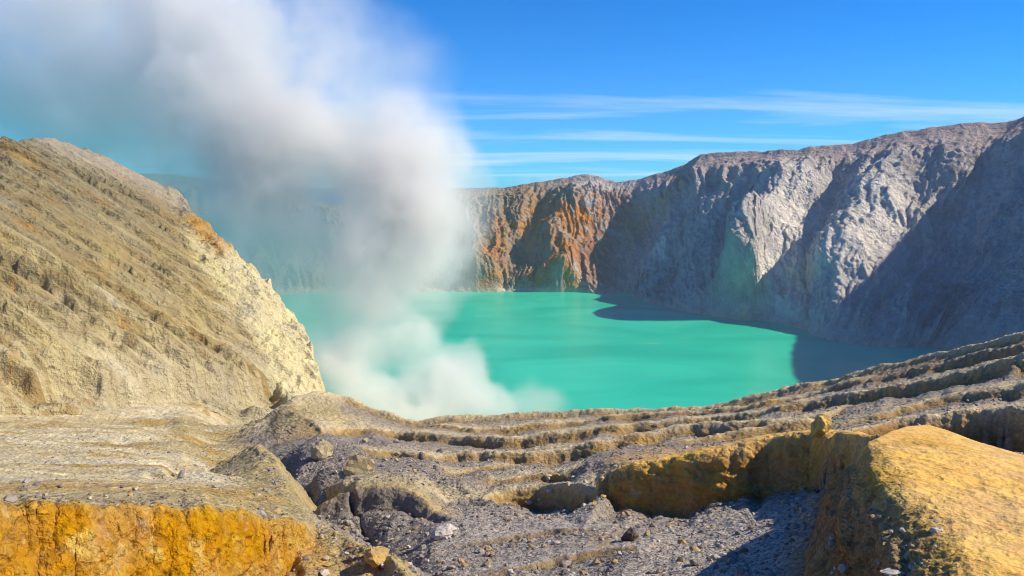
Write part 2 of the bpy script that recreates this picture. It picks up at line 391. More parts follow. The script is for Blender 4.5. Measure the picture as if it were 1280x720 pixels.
rn = fbm(QQ, 15.0, 4, 0.5, off=7.0); rn2 = fbm(QQ * np.array([1.3, 1, 1]), 6.5, 4, 0.5, off=1.9); rn3 = fbm(QQ * np.array([2.0, 1, 1]), 3.2, 3, 0.5, off=3.9)
brk = sstep(fbm(HX3, 9, 3, off=8.0), -0.35, 0.25)
rill = -3.6 * np.exp(-(np.abs(rn) / 0.07) ** 1.3) * brk - 2.2 * np.exp(-(np.abs(rn2) / 0.10) ** 1.3) * (0.35 + 0.65 * brk) - 0.9 * np.exp(-(np.abs(rn3) / 0.12) ** 1.3) + 0.8
rill = rill * 0.5
lowm = sstep(hY, 300, 430)
def scarps(S_, wob, off, w_=0.10):      # rills with one steep bank: rises at once on the far side, falls back slowly
    t_ = (HY + 0.10 * HX) / S_ + wob * fbm(QQ, S_ * 2.2, 4, 0.5, off=off); f_ = t_ - np.floor(t_)
    return (sstep(f_, 0, w_) - f_) * sstep(fbm(np.stack([HX * 0.14, HY, 0 * HX], -1), S_ * 1.6, 3, off=off + 5), -0.30, 0.35)
saw = 3.4 * scarps(9.0, 1.2, 51.0, 0.05) + 2.2 * scarps(4.4, 1.1, 61.0, 0.08)
rel = 1.3 * fbm(HX3, 40, 3, off=4.1) + (0.55 + 0.6 * lowm) * rill * (1 - crag) + 0.35 * fbm(HX3, 3.0, 4, 0.6, off=12.0, ridged=True)
rel += (0.3 * crag + 0.7 * crag_in) * (5.0 * fbm(HX3 * np.array([0.8, 1, 0.5]), 10, 6, 0.62, ridged=True, off=3.0) + 1.0)
# base benches where the slope runs out
er = erode(rel, 0.6, cell, drops=30000, steps=90, rounds=4, seed=5)
rel = er * 0.5 + 0.5 * rel + saw * (0.85 + 0.9 * lowm) * (1 - crag) * sstep(-over, 2, 30)
# scalloped edges where the slope breaks down to the benches at its foot
b1 = np.interp(hX, [-200, 0, 40, 90, 130, 200, 260, 300, 350, 420], [430, 440, 462, 455, 472, 478, 462, 476, 470, 500]) + 14 * fbm(HX3, 9, 3, 0.6, off=15.0)
b2 = np.interp(hX, [-200, 0, 60, 110, 150, 200, 225, 260, 300], [490, 492, 505, 512, 494, 490, 508, 520, 530]) + 8 * fbm(HX3, 7, 3, 0.6, off=18.0)
rel = rel * (1 - 0.65 * sstep(hY - b1, 0, 10) * (1 - crag))
rel = rel - (1 - crag) * (4.6 * sstep(hY - b1, -1, 4) * (1 - sstep(hY - b1, 10, 60)) + 4.2 * sstep(hY - b2, -1, 3) * (1 - sstep(hY - b2, 8, 40)))
HZ2 = HZ + rel + 0.22 * fbm(HX3, 1.5, 3, 0.65, ridged=True)
HP = np.stack([HX + crag * 1.2 * fbm(HX3, 7, 3, off=11), HY + crag * 1.2 * fbm(HX3, 7, 3, off=14), HZ2], -1)
hX, hY = seen(HP)
cn = fbm(HX3, 16, 5, 0.6, off=1.3); cf = fbm(HX3, 3.2, 4, 0.6, off=3.3)
# pale crust and darker brown streaks drawn out down the slope
relf = er - blur(er, 12)
hc = np.zeros(HP.shape, np.float32) + np.array((0.39, 0.315, 0.155), np.float32)
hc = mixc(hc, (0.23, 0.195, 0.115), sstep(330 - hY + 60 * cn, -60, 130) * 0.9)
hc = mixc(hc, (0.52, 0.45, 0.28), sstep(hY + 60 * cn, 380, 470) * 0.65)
st1 = fbm(QQ * np.array([1.2, 1, 1]), 7.0, 5, 0.62, off=71.0); st2 = fbm(QQ * np.array([2.5, 1, 1]), 2.4, 4, 0.6, off=81.0)
hc = mixc(hc, (0.62, 0.55, 0.36), sstep(st1 + 0.5 * st2, 0.05, 0.40) * (0.22 + 0.58 * lowm))
hc = mixc(hc, (0.30, 0.21, 0.09), sstep(-st1 + 0.6 * st2, 0.05, 0.35) * 0.8)
hc = mixc(hc, (0.44, 0.24, 0.05), sstep(cn + 0.4 * cf, 0.22, 0.5) * 0.6)
hc = mixc(hc, (0.74, 0.65, 0.37), crag * (0.75 + 0.5 * cf) * sstep(hY + 40 * cn, 270, 330))
hc = mixc(hc, (0.40, 0.36, 0.29), crag * sstep(cf + 0.5 * cn, 0.1, 0.4) * 0.6)
hc = mixc(hc, (0.60, 0.52, 0.24), crag * np.exp(-(line_d(hX, hY, [(235, 320), (270, 360)]) / 26) ** 2))
hc = mixc(hc, (0.46, 0.25, 0.05), np.exp(-(line_d(hX + 12 * cf, hY, [(245, 275), (265, 300), (275, 310)]) / 10) ** 2) * 0.9)
hc = mixc(hc, (0.45, 0.40, 0.35), np.exp(-(line_d(hX + 12 * cf, hY, [(60, 172), (150, 210), (230, 250)]) / 14) ** 2) * 0.5)
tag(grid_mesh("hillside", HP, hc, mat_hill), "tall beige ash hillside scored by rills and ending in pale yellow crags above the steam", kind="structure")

# ------------------------------------------------------------------ near slope: a surveyed net of crest and foot lines
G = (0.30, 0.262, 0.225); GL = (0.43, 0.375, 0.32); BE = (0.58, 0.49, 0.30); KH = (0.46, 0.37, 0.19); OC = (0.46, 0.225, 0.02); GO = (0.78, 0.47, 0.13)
DB = (0.30, 0.17, 0.06); PA = (0.64, 0.52, 0.31); OL = (0.36, 0.24, 0.10)  # the pale crest tone has the look of sunlight put into it
net = []      # x/y*f, ln y, z, r,g,b, relief, pebbles
FIXED = None
def pull(px):      # the ridges run from far left to near right
    if FIXED: return FIXED
    return float(np.interp(px, [430, 1280, 1700], [1.0, 0.42, 0.34]))
def put(p, c, am, pb):
    s = pull(640 + FPX * p[0] / (p[1] * CP - (p[2] - CAMZ) * SP)); p = (p[0] * s, p[1] * s, CAMZ + (p[2] - CAMZ) * s)
    net.append((p[0] / p[1] * FPX, math.log(p[1]), p[2], *c, am, pb))
def line(pts, c, am=0.3, pb=0.5, step=6):
    for (a, b_) in zip(pts[:-1], pts[1:]):
        n = max(1, int(abs(b_[0] - a[0]) / step), int(abs(b_[1] - a[1]) / step))
        for q in range(n):
            t = q / n; put(at(*(a[i] + (b_[i] - a[i]) * t for i in range(3))), c, am, pb)
    put(at(*pts[-1]), c, am, pb)
def ridge(pts, face, c_top=PA, c_face=OL, back=0.0, near=0.985, am=0.3, pb=0.4, c_foot=G):  # crest colour carries painted-in sunlight, the near face below it is darker
    """crest line with a steep face on the near side, face = height of the face in pixels (number or per point)"""
    fs = list(face) if isinstance(face, (list, tuple)) else [face] * len(pts)
    xs = np.array([p[0] for p in pts], float); xx = np.arange(xs[0], xs[-1], 9.0); sd = xs[0] * 0.37 + pts[0][1]
    def wv(w, o): return fbm(np.stack([xx / w + o, 0 * xx + sd, 0 * xx], -1), 1.0, 3, 0.6)
    yy, d2, f2 = (np.interp(xx, xs, np.array(a_, float)) for a_ in ([p[1] for p in pts], [p[2] for p in pts], fs))
    f2 = f2 * np.clip(1 + np.where(f2 > 30, 0.35, 0.9) * wv(55, 3.0), 0.25, 1.5); j_ = wv(30, 7.0)
    pts = list(zip(xx, yy + np.minimum(0.22 * f2, 6) * wv(24, 1.0), d2 * (1 + 0.014 * j_))); fs = list(f2)
    line(pts, c_top, am, pb)
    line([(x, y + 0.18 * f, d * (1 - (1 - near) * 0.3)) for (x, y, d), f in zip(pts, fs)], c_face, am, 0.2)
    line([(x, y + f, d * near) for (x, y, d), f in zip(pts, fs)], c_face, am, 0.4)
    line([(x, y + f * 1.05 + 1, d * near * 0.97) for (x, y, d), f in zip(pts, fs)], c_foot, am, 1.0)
def free(x, y, d, c, am=0.3, pb=0.5): put(at(x, y, d), c, am, pb)

sky1 = [(-300, 531, 86), (-100, 528, 98), (0, 523, 110), (60, 521, 116), (120, 518, 122), (180, 513, 130), (250, 508, 140), (275, 526, 136), (300, 543, 130), (318, 538, 118), (335, 524, 106), (350, 510, 112), (372, 497, 120), (400, 490, 125), (432, 496, 126), (470, 512, 124), (520, 526, 122), (560, 521, 125), (640, 516, 130), (760, 512, 135), (880, 508, 140), (960, 491, 145), (1040, 473, 150),
        (1120, 454, 152), (1200, 436, 155), (1280, 417, 158), (1400, 388, 160), (1560, 350, 160), (1800, 300, 160)]
line(sky1, PA, 0.35, 0.4)
for q in sky1:       # behind the skyline the ground drops to the lake
    p = at(*q)
    for dd, dz in ((12, 5), (60, 40), (170, 125)):
        s = (p[1] + dd) / p[1]
        put((p[0] * s, p[1] + dd, p[2] - dz if q[0] > 320 else p[2] - dz * 0.5), KH, 0.5, 0.5)
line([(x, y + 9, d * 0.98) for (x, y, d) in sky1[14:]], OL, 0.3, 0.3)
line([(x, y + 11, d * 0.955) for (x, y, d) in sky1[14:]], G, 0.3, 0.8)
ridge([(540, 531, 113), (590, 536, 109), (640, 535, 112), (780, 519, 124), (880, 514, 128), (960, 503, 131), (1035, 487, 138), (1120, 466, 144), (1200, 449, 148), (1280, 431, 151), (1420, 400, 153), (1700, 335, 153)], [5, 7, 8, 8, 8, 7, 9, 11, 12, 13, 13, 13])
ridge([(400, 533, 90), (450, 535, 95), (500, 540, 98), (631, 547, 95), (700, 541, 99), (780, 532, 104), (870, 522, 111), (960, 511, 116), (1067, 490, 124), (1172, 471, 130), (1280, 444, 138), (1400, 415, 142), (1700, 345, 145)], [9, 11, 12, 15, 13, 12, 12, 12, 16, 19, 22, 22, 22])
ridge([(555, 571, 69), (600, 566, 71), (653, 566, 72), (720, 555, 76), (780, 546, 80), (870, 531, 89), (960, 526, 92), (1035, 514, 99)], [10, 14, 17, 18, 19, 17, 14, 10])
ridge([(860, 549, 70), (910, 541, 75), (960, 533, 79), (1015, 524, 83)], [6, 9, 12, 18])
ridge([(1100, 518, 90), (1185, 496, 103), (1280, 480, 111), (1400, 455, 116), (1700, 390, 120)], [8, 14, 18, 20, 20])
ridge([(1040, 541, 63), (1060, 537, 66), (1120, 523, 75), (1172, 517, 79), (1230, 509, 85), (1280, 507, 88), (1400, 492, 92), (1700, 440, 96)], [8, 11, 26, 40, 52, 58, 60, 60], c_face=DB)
ridge([(619, 601, 52), (660, 594, 54), (700, 589, 55), (712, 592, 54)], [8, 11, 13, 8])
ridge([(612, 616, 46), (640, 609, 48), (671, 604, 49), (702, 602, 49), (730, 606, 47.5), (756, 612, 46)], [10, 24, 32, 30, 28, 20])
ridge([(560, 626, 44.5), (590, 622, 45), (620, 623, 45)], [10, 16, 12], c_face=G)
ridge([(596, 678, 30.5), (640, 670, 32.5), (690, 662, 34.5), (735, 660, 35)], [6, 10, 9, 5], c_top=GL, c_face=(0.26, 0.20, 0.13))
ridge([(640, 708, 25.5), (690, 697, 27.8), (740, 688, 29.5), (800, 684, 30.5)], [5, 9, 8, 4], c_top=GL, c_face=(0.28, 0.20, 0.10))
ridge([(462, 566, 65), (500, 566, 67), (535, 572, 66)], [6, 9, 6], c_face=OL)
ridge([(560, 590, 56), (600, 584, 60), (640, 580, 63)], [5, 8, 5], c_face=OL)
# long ochre ridge with the tall brown face
mr_ = [(752, 592, 45.5), (770, 588, 45.5), (800, 582, 46), (830, 575, 46.5), (860, 570, 47), (900, 562, 48), (960, 549, 51), (1020, 543, 52), (1070, 546, 49), (1090, 548, 45)]
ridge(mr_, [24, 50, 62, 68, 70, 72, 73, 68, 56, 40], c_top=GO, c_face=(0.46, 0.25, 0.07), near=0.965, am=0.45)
line([(x, y - 5, d * 1.05) for (x, y, d) in mr_[2:-1]], GO, 0.2, 0.2)
# golden mound
FIXED = 0.58
def on_mound(px, py, k=1.0): return (px, py, 5.9 / ((py - 222) / FPX - 0.13) * k)
md = [on_mound(*q) for q in [(1085, 553), (1110, 541), (1135, 533), (1160, 531), (1185, 538), (1215, 550), (1280, 570), (1400, 602), (1700, 680)]]
line(md, GO, 0.08, 0.05)
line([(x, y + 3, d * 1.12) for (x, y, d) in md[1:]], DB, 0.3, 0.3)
for row_ in ([(1125, 570), (1160, 565), (1220, 585), (1280, 612), (1400, 660)], [(1150, 620), (1200, 635), (1280, 668), (1400, 720)], [(1205, 690), (1280, 725), (1400, 780)]):
    line([on_mound(x, y, 0.985) for x, y in row_], GO, 0.22, 0.15)
line([on_mound(*q) for q in [(1092, 562), (1103, 590), (1122, 620), (1160, 660), (1188, 700), (1200, 745)]], (0.52, 0.33, 0.09), 0.35, 0.4)
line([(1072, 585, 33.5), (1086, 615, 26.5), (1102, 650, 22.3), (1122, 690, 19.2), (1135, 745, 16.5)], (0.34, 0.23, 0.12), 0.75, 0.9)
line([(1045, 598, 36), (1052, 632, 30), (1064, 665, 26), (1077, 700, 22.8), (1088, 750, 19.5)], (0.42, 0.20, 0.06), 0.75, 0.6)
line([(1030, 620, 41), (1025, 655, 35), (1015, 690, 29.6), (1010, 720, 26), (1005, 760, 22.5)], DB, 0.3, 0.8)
FIXED = None
# gravel apron
for x, y, d in [(780, 665, 36), (860, 665, 36), (940, 655, 38), (990, 650, 37), (700, 650, 38.5), (640, 655, 37), (580, 655, 35), (820, 700, 28.5), (900, 700, 28.5), (970, 700, 28.5), (740, 700, 28), (660, 700, 27), (600, 690, 29.5),
                (560, 720, 23.5), (640, 740, 22), (760, 745, 22), (880, 745, 22.5), (960, 750, 22), (540, 690, 28), (575, 600, 48), (525, 588, 49), (540, 578, 58), (600, 590, 55), (760, 565, 62), (820, 556, 66), (740, 578, 55)]:
    free(x, y, d, GL if y > 640 else G, 0.3, 1.0)
# left: ochre bank
bt0 = [(-300, 618, 9.5), (-100, 622, 11.5), (0, 626, 13), (60, 629, 13.8), (120, 630, 14.6), (200, 634, 16), (260, 634, 17), (300, 640, 18), (340, 646, 19.3), (372, 652, 21), (386, 660, 21.4)]
bx_ = np.arange(-300, 387, 8.0); bt = [(float(x), float(np.interp(x, [p[0] for p in bt0], [p[1] for p in bt0]) + 4.5 * math.sin(x * 0.09) * math.sin(x * 0.031 + 1) + 1.8 * math.sin(x * 0.31)), float(np.interp(x, [p[0] for p in bt0], [p[2] for p in bt0]) * (1 + 0.008 * math.sin(x * 0.043) + 0.003 * math.sin(x * 0.27 + 2)))) for x in bx_]
line([(x, y - 3, d * 1.03) for (x, y, d) in bt], KH, 0.15, 0.7)
line(bt, (0.50, 0.30, 0.06), 0.25, 0.6)
line([(x, y + 8, d * 0.992) for (x, y, d) in bt], OC, 0.45, 0.5)
line([(x, 668 + 9 * math.sin(x * 0.05), d * (0.975 + 0.004 * math.sin(x * 0.06))) for (x, y, d) in bt[:-2]], OC, 0.5, 0.5)
line([(x, 712, d * 0.95) for (x, y, d) in bt[:-2]], OC, 0.5, 0.5)
line([(x, 790, d * 0.93) for (x, y, d) in bt[:-3]], (0.55, 0.36, 0.08), 0.3, 0.3)
line([(330, 700, 18.6), (360, 690, 19.8), (390, 680, 21)], (0.52, 0.30, 0.06), 0.3, 0.6)
line([(330, 760, 16.5), (380, 730, 18), (430, 715, 19.2), (480, 712, 19.6)], (0.42, 0.30, 0.14), 0.3, 0.8)
line([(330, 810, 14), (420, 780, 16), (520, 770, 16.8)], KH, 0.3, 0.8)
# rim of the gully and its floor
be = [(314, 562, 46.5), (324, 557, 46.5), (342, 570, 41), (348, 590, 35), (356, 610, 30), (370, 632, 25.6), (388, 652, 22.8), (425, 668, 21.8), (455, 684, 20.4), (488, 694, 19.8), (503, 712, 18.6), (520, 740, 17.2)]
line(be, (0.46, 0.36, 0.17), 0.35, 0.7)
line([(x + 8, y + 8, d * 1.10) for (x, y, d) in be[2:]], KH, 0.35, 0.8)
fl_ = [(306, 553, 90), (338, 566, 78), (360, 590, 65), (378, 620, 53), (398, 648, 44), (440, 672, 37), (490, 696, 30.5), (540, 722, 24), (570, 755, 21.5)]
line(fl_, G, 0.3, 1.0)
# lower ground left of the promontory
line([(200, 610, 30), (240, 604, 38), (262, 592, 48), (275, 580, 57), (288, 562, 72)], KH, 0.3, 0.6)
line([(310, 600, 33), (325, 575, 40), (322, 560, 45)], (0.46, 0.36, 0.17), 0.3, 0.6)
line([(300, 618, 24), (335, 625, 24)], (0.5, 0.33, 0.09), 0.3, 0.7)
for q in [(280, 550, 94), (265, 545, 100), (255, 533, 112), (235, 542, 92), (250, 560, 74), (225, 528, 112)]: free(*q, KH, 0.3, 0.5)
# ashy terraces
for i, (yy, dd, c) in enumerate([(618, 16.5, KH), (608, 20.5, BE), (598, 25.5, BE), (588, 31, KH), (578, 38, BE), (567, 47, BE), (556, 58, KH), (547, 70, BE), (538, 84, BE), (531, 97, KH)]):
    for x in range(-300, 260 - 4 * i, 24):
        free(x, yy + 2.5 * math.sin(x * 0.021 + i * 1.9), dd * (1 + 0.0005 * (x + 100)) * (1 + 0.015 * math.sin(x * 0.045 + i * 2.4)), c, 0.3, 0.35)
# slope on the far side of the gully
for x, y, d in [(372, 520, 100), (420, 515, 110), (385, 560, 66), (430, 555, 68), (490, 556, 72), (405, 590, 50), (450, 585, 50), (412, 612, 42)]:
    free(x, y, d, G if y > 540 else KH, 0.45, 0.7)
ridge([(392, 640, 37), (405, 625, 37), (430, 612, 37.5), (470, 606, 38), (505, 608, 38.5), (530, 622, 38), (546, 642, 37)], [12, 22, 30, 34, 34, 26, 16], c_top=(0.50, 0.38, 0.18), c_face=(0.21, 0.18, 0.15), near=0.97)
line([(430, 603, 41), (470, 598, 42), (520, 602, 43)], (0.5, 0.42, 0.25), 0.3, 0.7)
for x in range(-1000, 2300, 60):     # under and behind the camera
    for d, z in ((8.5, 144.0), (5, 146.0), (2.5, 147.4)):
        put(((x - 640) / FPX * d, d, z), KH, 0.1, 0.8)
net = np.array(net)
KL = 320.0
uv = [Vector((a, b_ * KL)) for a, b_ in net[:, :2]]
res = mgeo.delaunay_2d_cdt(uv, [], [], 0, 0.05)
vco, tris, vmap = res[0], res[2], res[3]
vat = np.array([net[m_].mean(0) if len(m_) else np.zeros(net.shape[1]) for m_ in vmap])
NC, NRF = 1080, 1700
ca = np.linspace(-930, 930, NC); lb = np.linspace(math.log(1.6), math.log(290), NRF)
dx_, dy_ = ca[1] - ca[0], lb[1] - lb[0]
F = np.full((NRF, NC, 6), np.nan, np.float32)
for t in tris:
    p = np.array([(vco[i][0], vco[i][1] / KL) for i in t]); val = vat[list(t)][:, 2:]
    x0, x1 = np.searchsorted(ca, p[:, 0].min()), np.searchsorted(ca, p[:, 0].max(), 'right')
    y0, y1 = np.searchsorted(lb, p[:, 1].min()), np.searchsorted(lb, p[:, 1].max(), 'right')
    if x1 <= x0 or y1 <= y0: continue
    gx, gy = np.meshgrid(ca[x0:x1], lb[y0:y1])
    M = np.array([[p[1, 0] - p[0, 0], p[2, 0] - p[0, 0]], [p[1, 1] - p[0, 1], p[2, 1] - p[0, 1]]]); det = np.linalg.det(M)
    if abs(det) < 1e-12: continue
    l1 = ((gx - p[0, 0]) * M[1, 1] - (gy - p[0, 1]) * M[0, 1]) / det; l2 = ((gy - p[0, 1]) * M[0, 0] - (gx - p[0, 0]) * M[1, 0]) / det
    ins = (l1 >= -1e-6) & (l2 >= -1e-6) & (l1 + l2 <= 1 + 1e-6)
    w = np.stack([1 - l1 - l2, l1, l2], -1) @ val
    F[y0:y1, x0:x1][ins] = w[ins][:, :6]
# fill what lies outside the hull from the nearest row
for j in range(NC):
    ok = ~np.isnan(F[:, j, 0])
    if not ok.any(): continue
    ii = np.arange(NRF)
    for q in range(6): F[:, j, q] = np.interp(ii, ii[ok], F[ok, j, q])
bad = np.isnan(F[0, :, 0])
if bad.any():
    good = np.where(~bad)[0]
    for j in np.where(bad)[0]: F[:, j] = F[:, good[np.argmin(abs(good - j))]]
F = blur(F, 2)
# rows follow the ground: denser on steep faces
d_ = np.exp(lb)[:, None]; el = (F[..., 0] - CAMZ) / d_
ds = np.abs(np.diff(el, axis=0)) + 0.16 * dy_
hid = el[1:] < np.maximum.accumulate(np.where(el < -0.62, -9, el), axis=0)[1:] - 0.004      # ground in the lee of a nearer crest needs fewer rows
ds = ds * np.where(hid, 0.3, 1.0) * np.where(el[1:] < -0.58, 0.06, 1.0)
ds = blur(ds.astype(np.float64), 6)
cs = np.concatenate([np.zeros((1, NC)), np.cumsum(ds, 0)], 0); cs /= cs[-1]
NROW = 640
tt = np.linspace(0, 1, NROW); row = np.stack([np.interp(tt, cs[:, j], np.arange(NRF)) for j in range(NC)], 1)
i0 = np.clip(row.astype(int), 0, NRF - 2); fr = (row - i0)[..., None]; jj = np.arange(NC)[None]
FF = F[i0, jj] * (1 - fr) + F[i0 + 1, jj] * fr
dd = np.exp(lb[0] + row * dy_)
GP = np.stack([ca[None] / FPX * dd, dd, FF[..., 0]], -1).astype(np.float64)
gn = grid_normals(GP); gn *= np.sign(gn[..., 2].mean()); gns = blur(gn, 3); gns /= np.linalg.norm(gns, axis=-1, keepdims=True) + 1e-9
am = FF[..., 4]; pb = FF[..., 5]
far = np.clip(dd / 40, 0.55, 2.0)
steep = sstep(1 - gns[..., 2], 0.15, 0.5)
lay = GP + 0.6 * np.stack([fbm(GP, 5, 2, off=2.5)] * 3, -1)
strat = fbm(np.stack([lay[..., 0] * 0.06, lay[..., 1] * 0.06, lay[..., 2]], -1), 0.55, 3, 0.6, off=5.5)
disp = am * far * (1.2 * fbm(GP, 6.0, 5, 0.55, off=1.0) + 0.40 * fbm(GP, 1.1, 5, 0.62, off=6.0) + 0.34 * fbm(GP, 0.45, 5, 0.68, off=9.0, ridged=True))
disp += am * steep * far * (0.55 * strat + 0.45 * fbm(GP * np.array([1, 1, 0.6]), 1.6, 5, 0.62, off=3.0, ridged=True))
GP2 = GP + gns * disp[..., None]
gcol = FF[..., 1:4]
cn = fbm(GP, 3.5, 4, 0.6, off=4.0); cf = fbm(GP, 0.8, 4, 0.6, off=2.0)
band = fbm(np.stack([lay[..., 0] * 0.05, lay[..., 1] * 0.03, lay[..., 2] * 1.0 + 0.5 * cn], -1), 1.1, 4, 0.6, off=21.0)
gX, gY = seen(GP2)
lft = sstep(330 - gX, 0, 60) * sstep(622 - gY, 0, 6)
gcol = mixc(gcol, (0.68, 0.59, 0.39), lft * sstep(band, 0.02, 0.22) * 0.9)
gcol = mixc(gcol, (0.42, 0.26, 0.06), lft * sstep(-band, 0.10, 0.32) * 0.8)
och = np.clip((gcol[..., 0] - gcol[..., 2] * 4 - 0.25) / 0.12, 0, 1) * sstep(400 - gX, 0, 30)
n4 = fbm(GP, 0.9, 5, 0.65, off=31.0); n5 = fbm(GP * np.array([1, 1, 0.35]), 0.6, 4, 0.6, off=37.0)
gcol = mixc(gcol, (0.27, 0.13, 0.015), och * sstep(n4, 0.05, 0.4) * 0.75)
gcol = mixc(gcol, (0.58, 0.40, 0.12), och * sstep(-n4 + 0.8 * n5, 0.10, 0.5) * 0.8)
gcol = mixc(gcol, (0.62, 0.55, 0.40), och * np.exp(-(line_d(gX, gY, [(298, 634), (303, 648), (308, 660), (304, 690)]) / (2.2 + 3 * np.abs(n5))) ** 2) * sstep(n4 + n5, -0.35, 0.2) * 0.8)
gcol = mixc(gcol, (0.42, 0.24, 0.05), sstep(cn + 0.5 * cf, 0.25, 0.6) * 0.55)
gcol = mixc(gcol, (0.50, 0.44, 0.34), sstep(cf - 0.4 * cn, 0.25, 0.6) * 0.45)
tag(grid_mesh("near_slope", GP2, gcol, mat_near, pb), "gullied grey and ochre slope with layered ridges in front of the lake", kind="structure")

# ------------------------------------------------------------------ stones
def rock_shape(seed, sub=1, sq=(1, 1, 1), cut=4):
    r = random.Random(seed); bm = bmesh.new(); bmesh.ops.create_icosphere(bm, subdivisions=sub, radius=1.0)
    for _ in range(cut):          # flat broken faces
        n = Vector((r.gauss(0, 1), r.gauss(0, 1), r.gauss(0, 1))).normalized(); k = r.uniform(0.45, 0.8)
        for v_ in bm.verts:
            e = v_.co.dot(n) - k
            if e > 0: v_.co -= n * e
    for v_ in bm.verts:
        v_.co *= 1 + r.uniform(-0.10, 0.10); v_.co = Vector((v_.co.x * sq[0], v_.co.y * sq[1], v_.co.z * sq[2]))
    bmesh.ops.triangulate(bm, faces=bm.faces[:])
    V = np.array([v_.co[:] for v_ in bm.verts]); bm.verts.ensure_lookup_table(); T = np.array([[v_.index for v_ in f.verts] for f in bm.faces]); bm.free()
    return V, T
mat_stone = rock_material("loose_stone", 1.0, 0.25, 0.06, 0.02, vary=0.35)
stone_cols = np.array([(0.30, 0.27, 0.24), (0.38, 0.34, 0.30), (0.20, 0.17, 0.15), (0.46, 0.41, 0.35), (0.40, 0.29, 0.15), (0.30, 0.23, 0.20), (0.33, 0.29, 0.27)])
gX, gY = seen(GP2)
inview = (gX > -60) & (gX < 1340) & (gY > 500) & (gY < 760)
r2 = np.random.default_rng(11)
wgt = np.where(inview, np.clip(pb - 0.25, 0, 1) ** 1.5 * (dd < 75) * sstep(gns[..., 2], 0.6, 0.8), 0).ravel() + 1e-12
NST = 17000
pick = r2.choice(wgt.size, NST, p=wgt / wgt.sum())
size = 0.012 * (1 - r2.random(NST)) ** (-0.5); size = np.clip(size * np.clip(dd.ravel()[pick] / 20, 0.6, 3.0), 0.012, 0.14)
Vs, Ts, Cs, base = [], [], [], 0
ico = []
for k in range(8):
    r = np.random.default_rng(k); t_ = (1 + 5 ** 0.5) / 2
    v0 = np.array([(-1, t_, 0), (1, t_, 0), (-1, -t_, 0), (1, -t_, 0), (0, -1, t_), (0, 1, t_), (0, -1, -t_), (0, 1, -t_), (t_, 0, -1), (t_, 0, 1), (-t_, 0, -1), (-t_, 0, 1)]) / 1.9
    f0 = np.array([(0, 11, 5), (0, 5, 1), (0, 1, 7), (0, 7, 10), (0, 10, 11), (1, 5, 9), (5, 11, 4), (11, 10, 2), (10, 7, 6), (7, 1, 8), (3, 9, 4), (3, 4, 2), (3, 2, 6), (3, 6, 8), (3, 8, 9), (4, 9, 5), (2, 4, 11), (6, 2, 10), (8, 6, 7), (9, 8, 1)])
    ico.append((v0 * r.uniform(0.65, 1.2, (12, 1)) * np.array((1.2, 0.95, 0.7)), f0))
gpos = GP2.reshape(-1, 3)[pick]; gnr = gns.reshape(-1, 3)[pick]
for q in range(NST):
    V, T = ico[q % 8]; a_ = r2.uniform(0, 6.283); c_, s_ = math.cos(a_), math.sin(a_); tl = r2.normal(0, 0.35)
    M = np.array([[c_, -s_, 0], [s_, c_, 0], [0, 0, 1]]) @ np.array([[1, 0, 0], [0, math.cos(tl), -math.sin(tl)], [0, math.sin(tl), math.cos(tl)]])
    Vs.append((V * size[q]) @ M.T + gpos[q] + gnr[q] * size[q] * 0.25); Ts.append(T + base); base += len(V)
    Cs.append(np.repeat((stone_cols[r2.integers(0, 7)] * r2.uniform(0.75, 1.2))[None], len(V), 0))
def tri_mesh(name, V, T, colr, mat, smooth=False):
    me = bpy.data.meshes.new(name); n = len(T)
    me.vertices.add(len(V)); me.vertices.foreach_set("co", V.reshape(-1).astype(np.float32))
    me.loops.add(n * 3); me.loops.foreach_set("vertex_index", T.reshape(-1).astype(np.int32))
    me.polygons.add(n); me.polygons.foreach_set("loop_start", np.arange(0, n * 3, 3, dtype=np.int32)); me.polygons.foreach_set("use_smooth", np.full(n, smooth))
    me.update(calc_edges=True)
    a_ = me.attributes.new("rock_colour", 'FLOAT_COLOR', 'POINT'); c4 = np.ones((len(V), 4), np.float32); c4[:, :3] = colr; a_.data.foreach_set("color", c4.reshape(-1))
    me.materials.append(mat); return me
gm_ = tri_mesh("gravel", np.concatenate(Vs), np.concatenate(Ts), np.concatenate(Cs), mat_stone)
go = bpy.data.objects.new("gravel", gm_); C.objects.link(go); tag(go, "loose grey gravel strewn over the near slope", "gravel", kind="stuff")

def ground_at(px, py, tol=3.0):
    m_ = (np.abs(gX - px) < tol) & (np.abs(gY - py) < tol)
    if not m_.any(): return None
    k_ = np.argmin(np.where(m_, dd, 1e9)); return GP2.reshape(-1, 3)[k_]
def rock(name, px, py, wpx, hpx, colr, label, cat="rock", group=None, seed=1, sub=3, depth=1.0, yaw=0.0, sink=0.25, jag=0.18, blocky=5):
    """a free stone: width and height as seen, standing on the slope"""
    g = ground_at(px, py)
    if g is None: return None
    k_ = g[1] / FPX; w, h = wpx * k_ / 2, hpx * k_ / 2 * 1.15
    V, T = rock_shape(seed, sub, (1, 1, 1), blocky)
    V = V / np.abs(V).max(0)
    nrm = V / (np.linalg.norm(V, axis=1, keepdims=True) + 1e-9)
    V = V + nrm * (jag * fbm(V + seed * 3.1, 0.7, 4, 0.6))[:, None]
    V = V * np.array((w, w * depth, h)); c_, s_ = math.cos(yaw), math.sin(yaw)
    V = V @ np.array([[c_, -s_, 0], [s_, c_, 0], [0, 0, 1]]).T
    nn = fbm(V, max(w, h) * 0.7, 3, 0.6, off=seed)
    cc = np.array(colr)[None] * (1 + 0.5 * nn[:, None])
    o = bpy.data.objects.new(name, tri_mesh(name, V, T, cc, mat_stone)); C.objects.link(o)
    o.location = (g[0], g[1], g[2] + h * (1 - 2 * sink)); tag(o, label, cat, group); return o
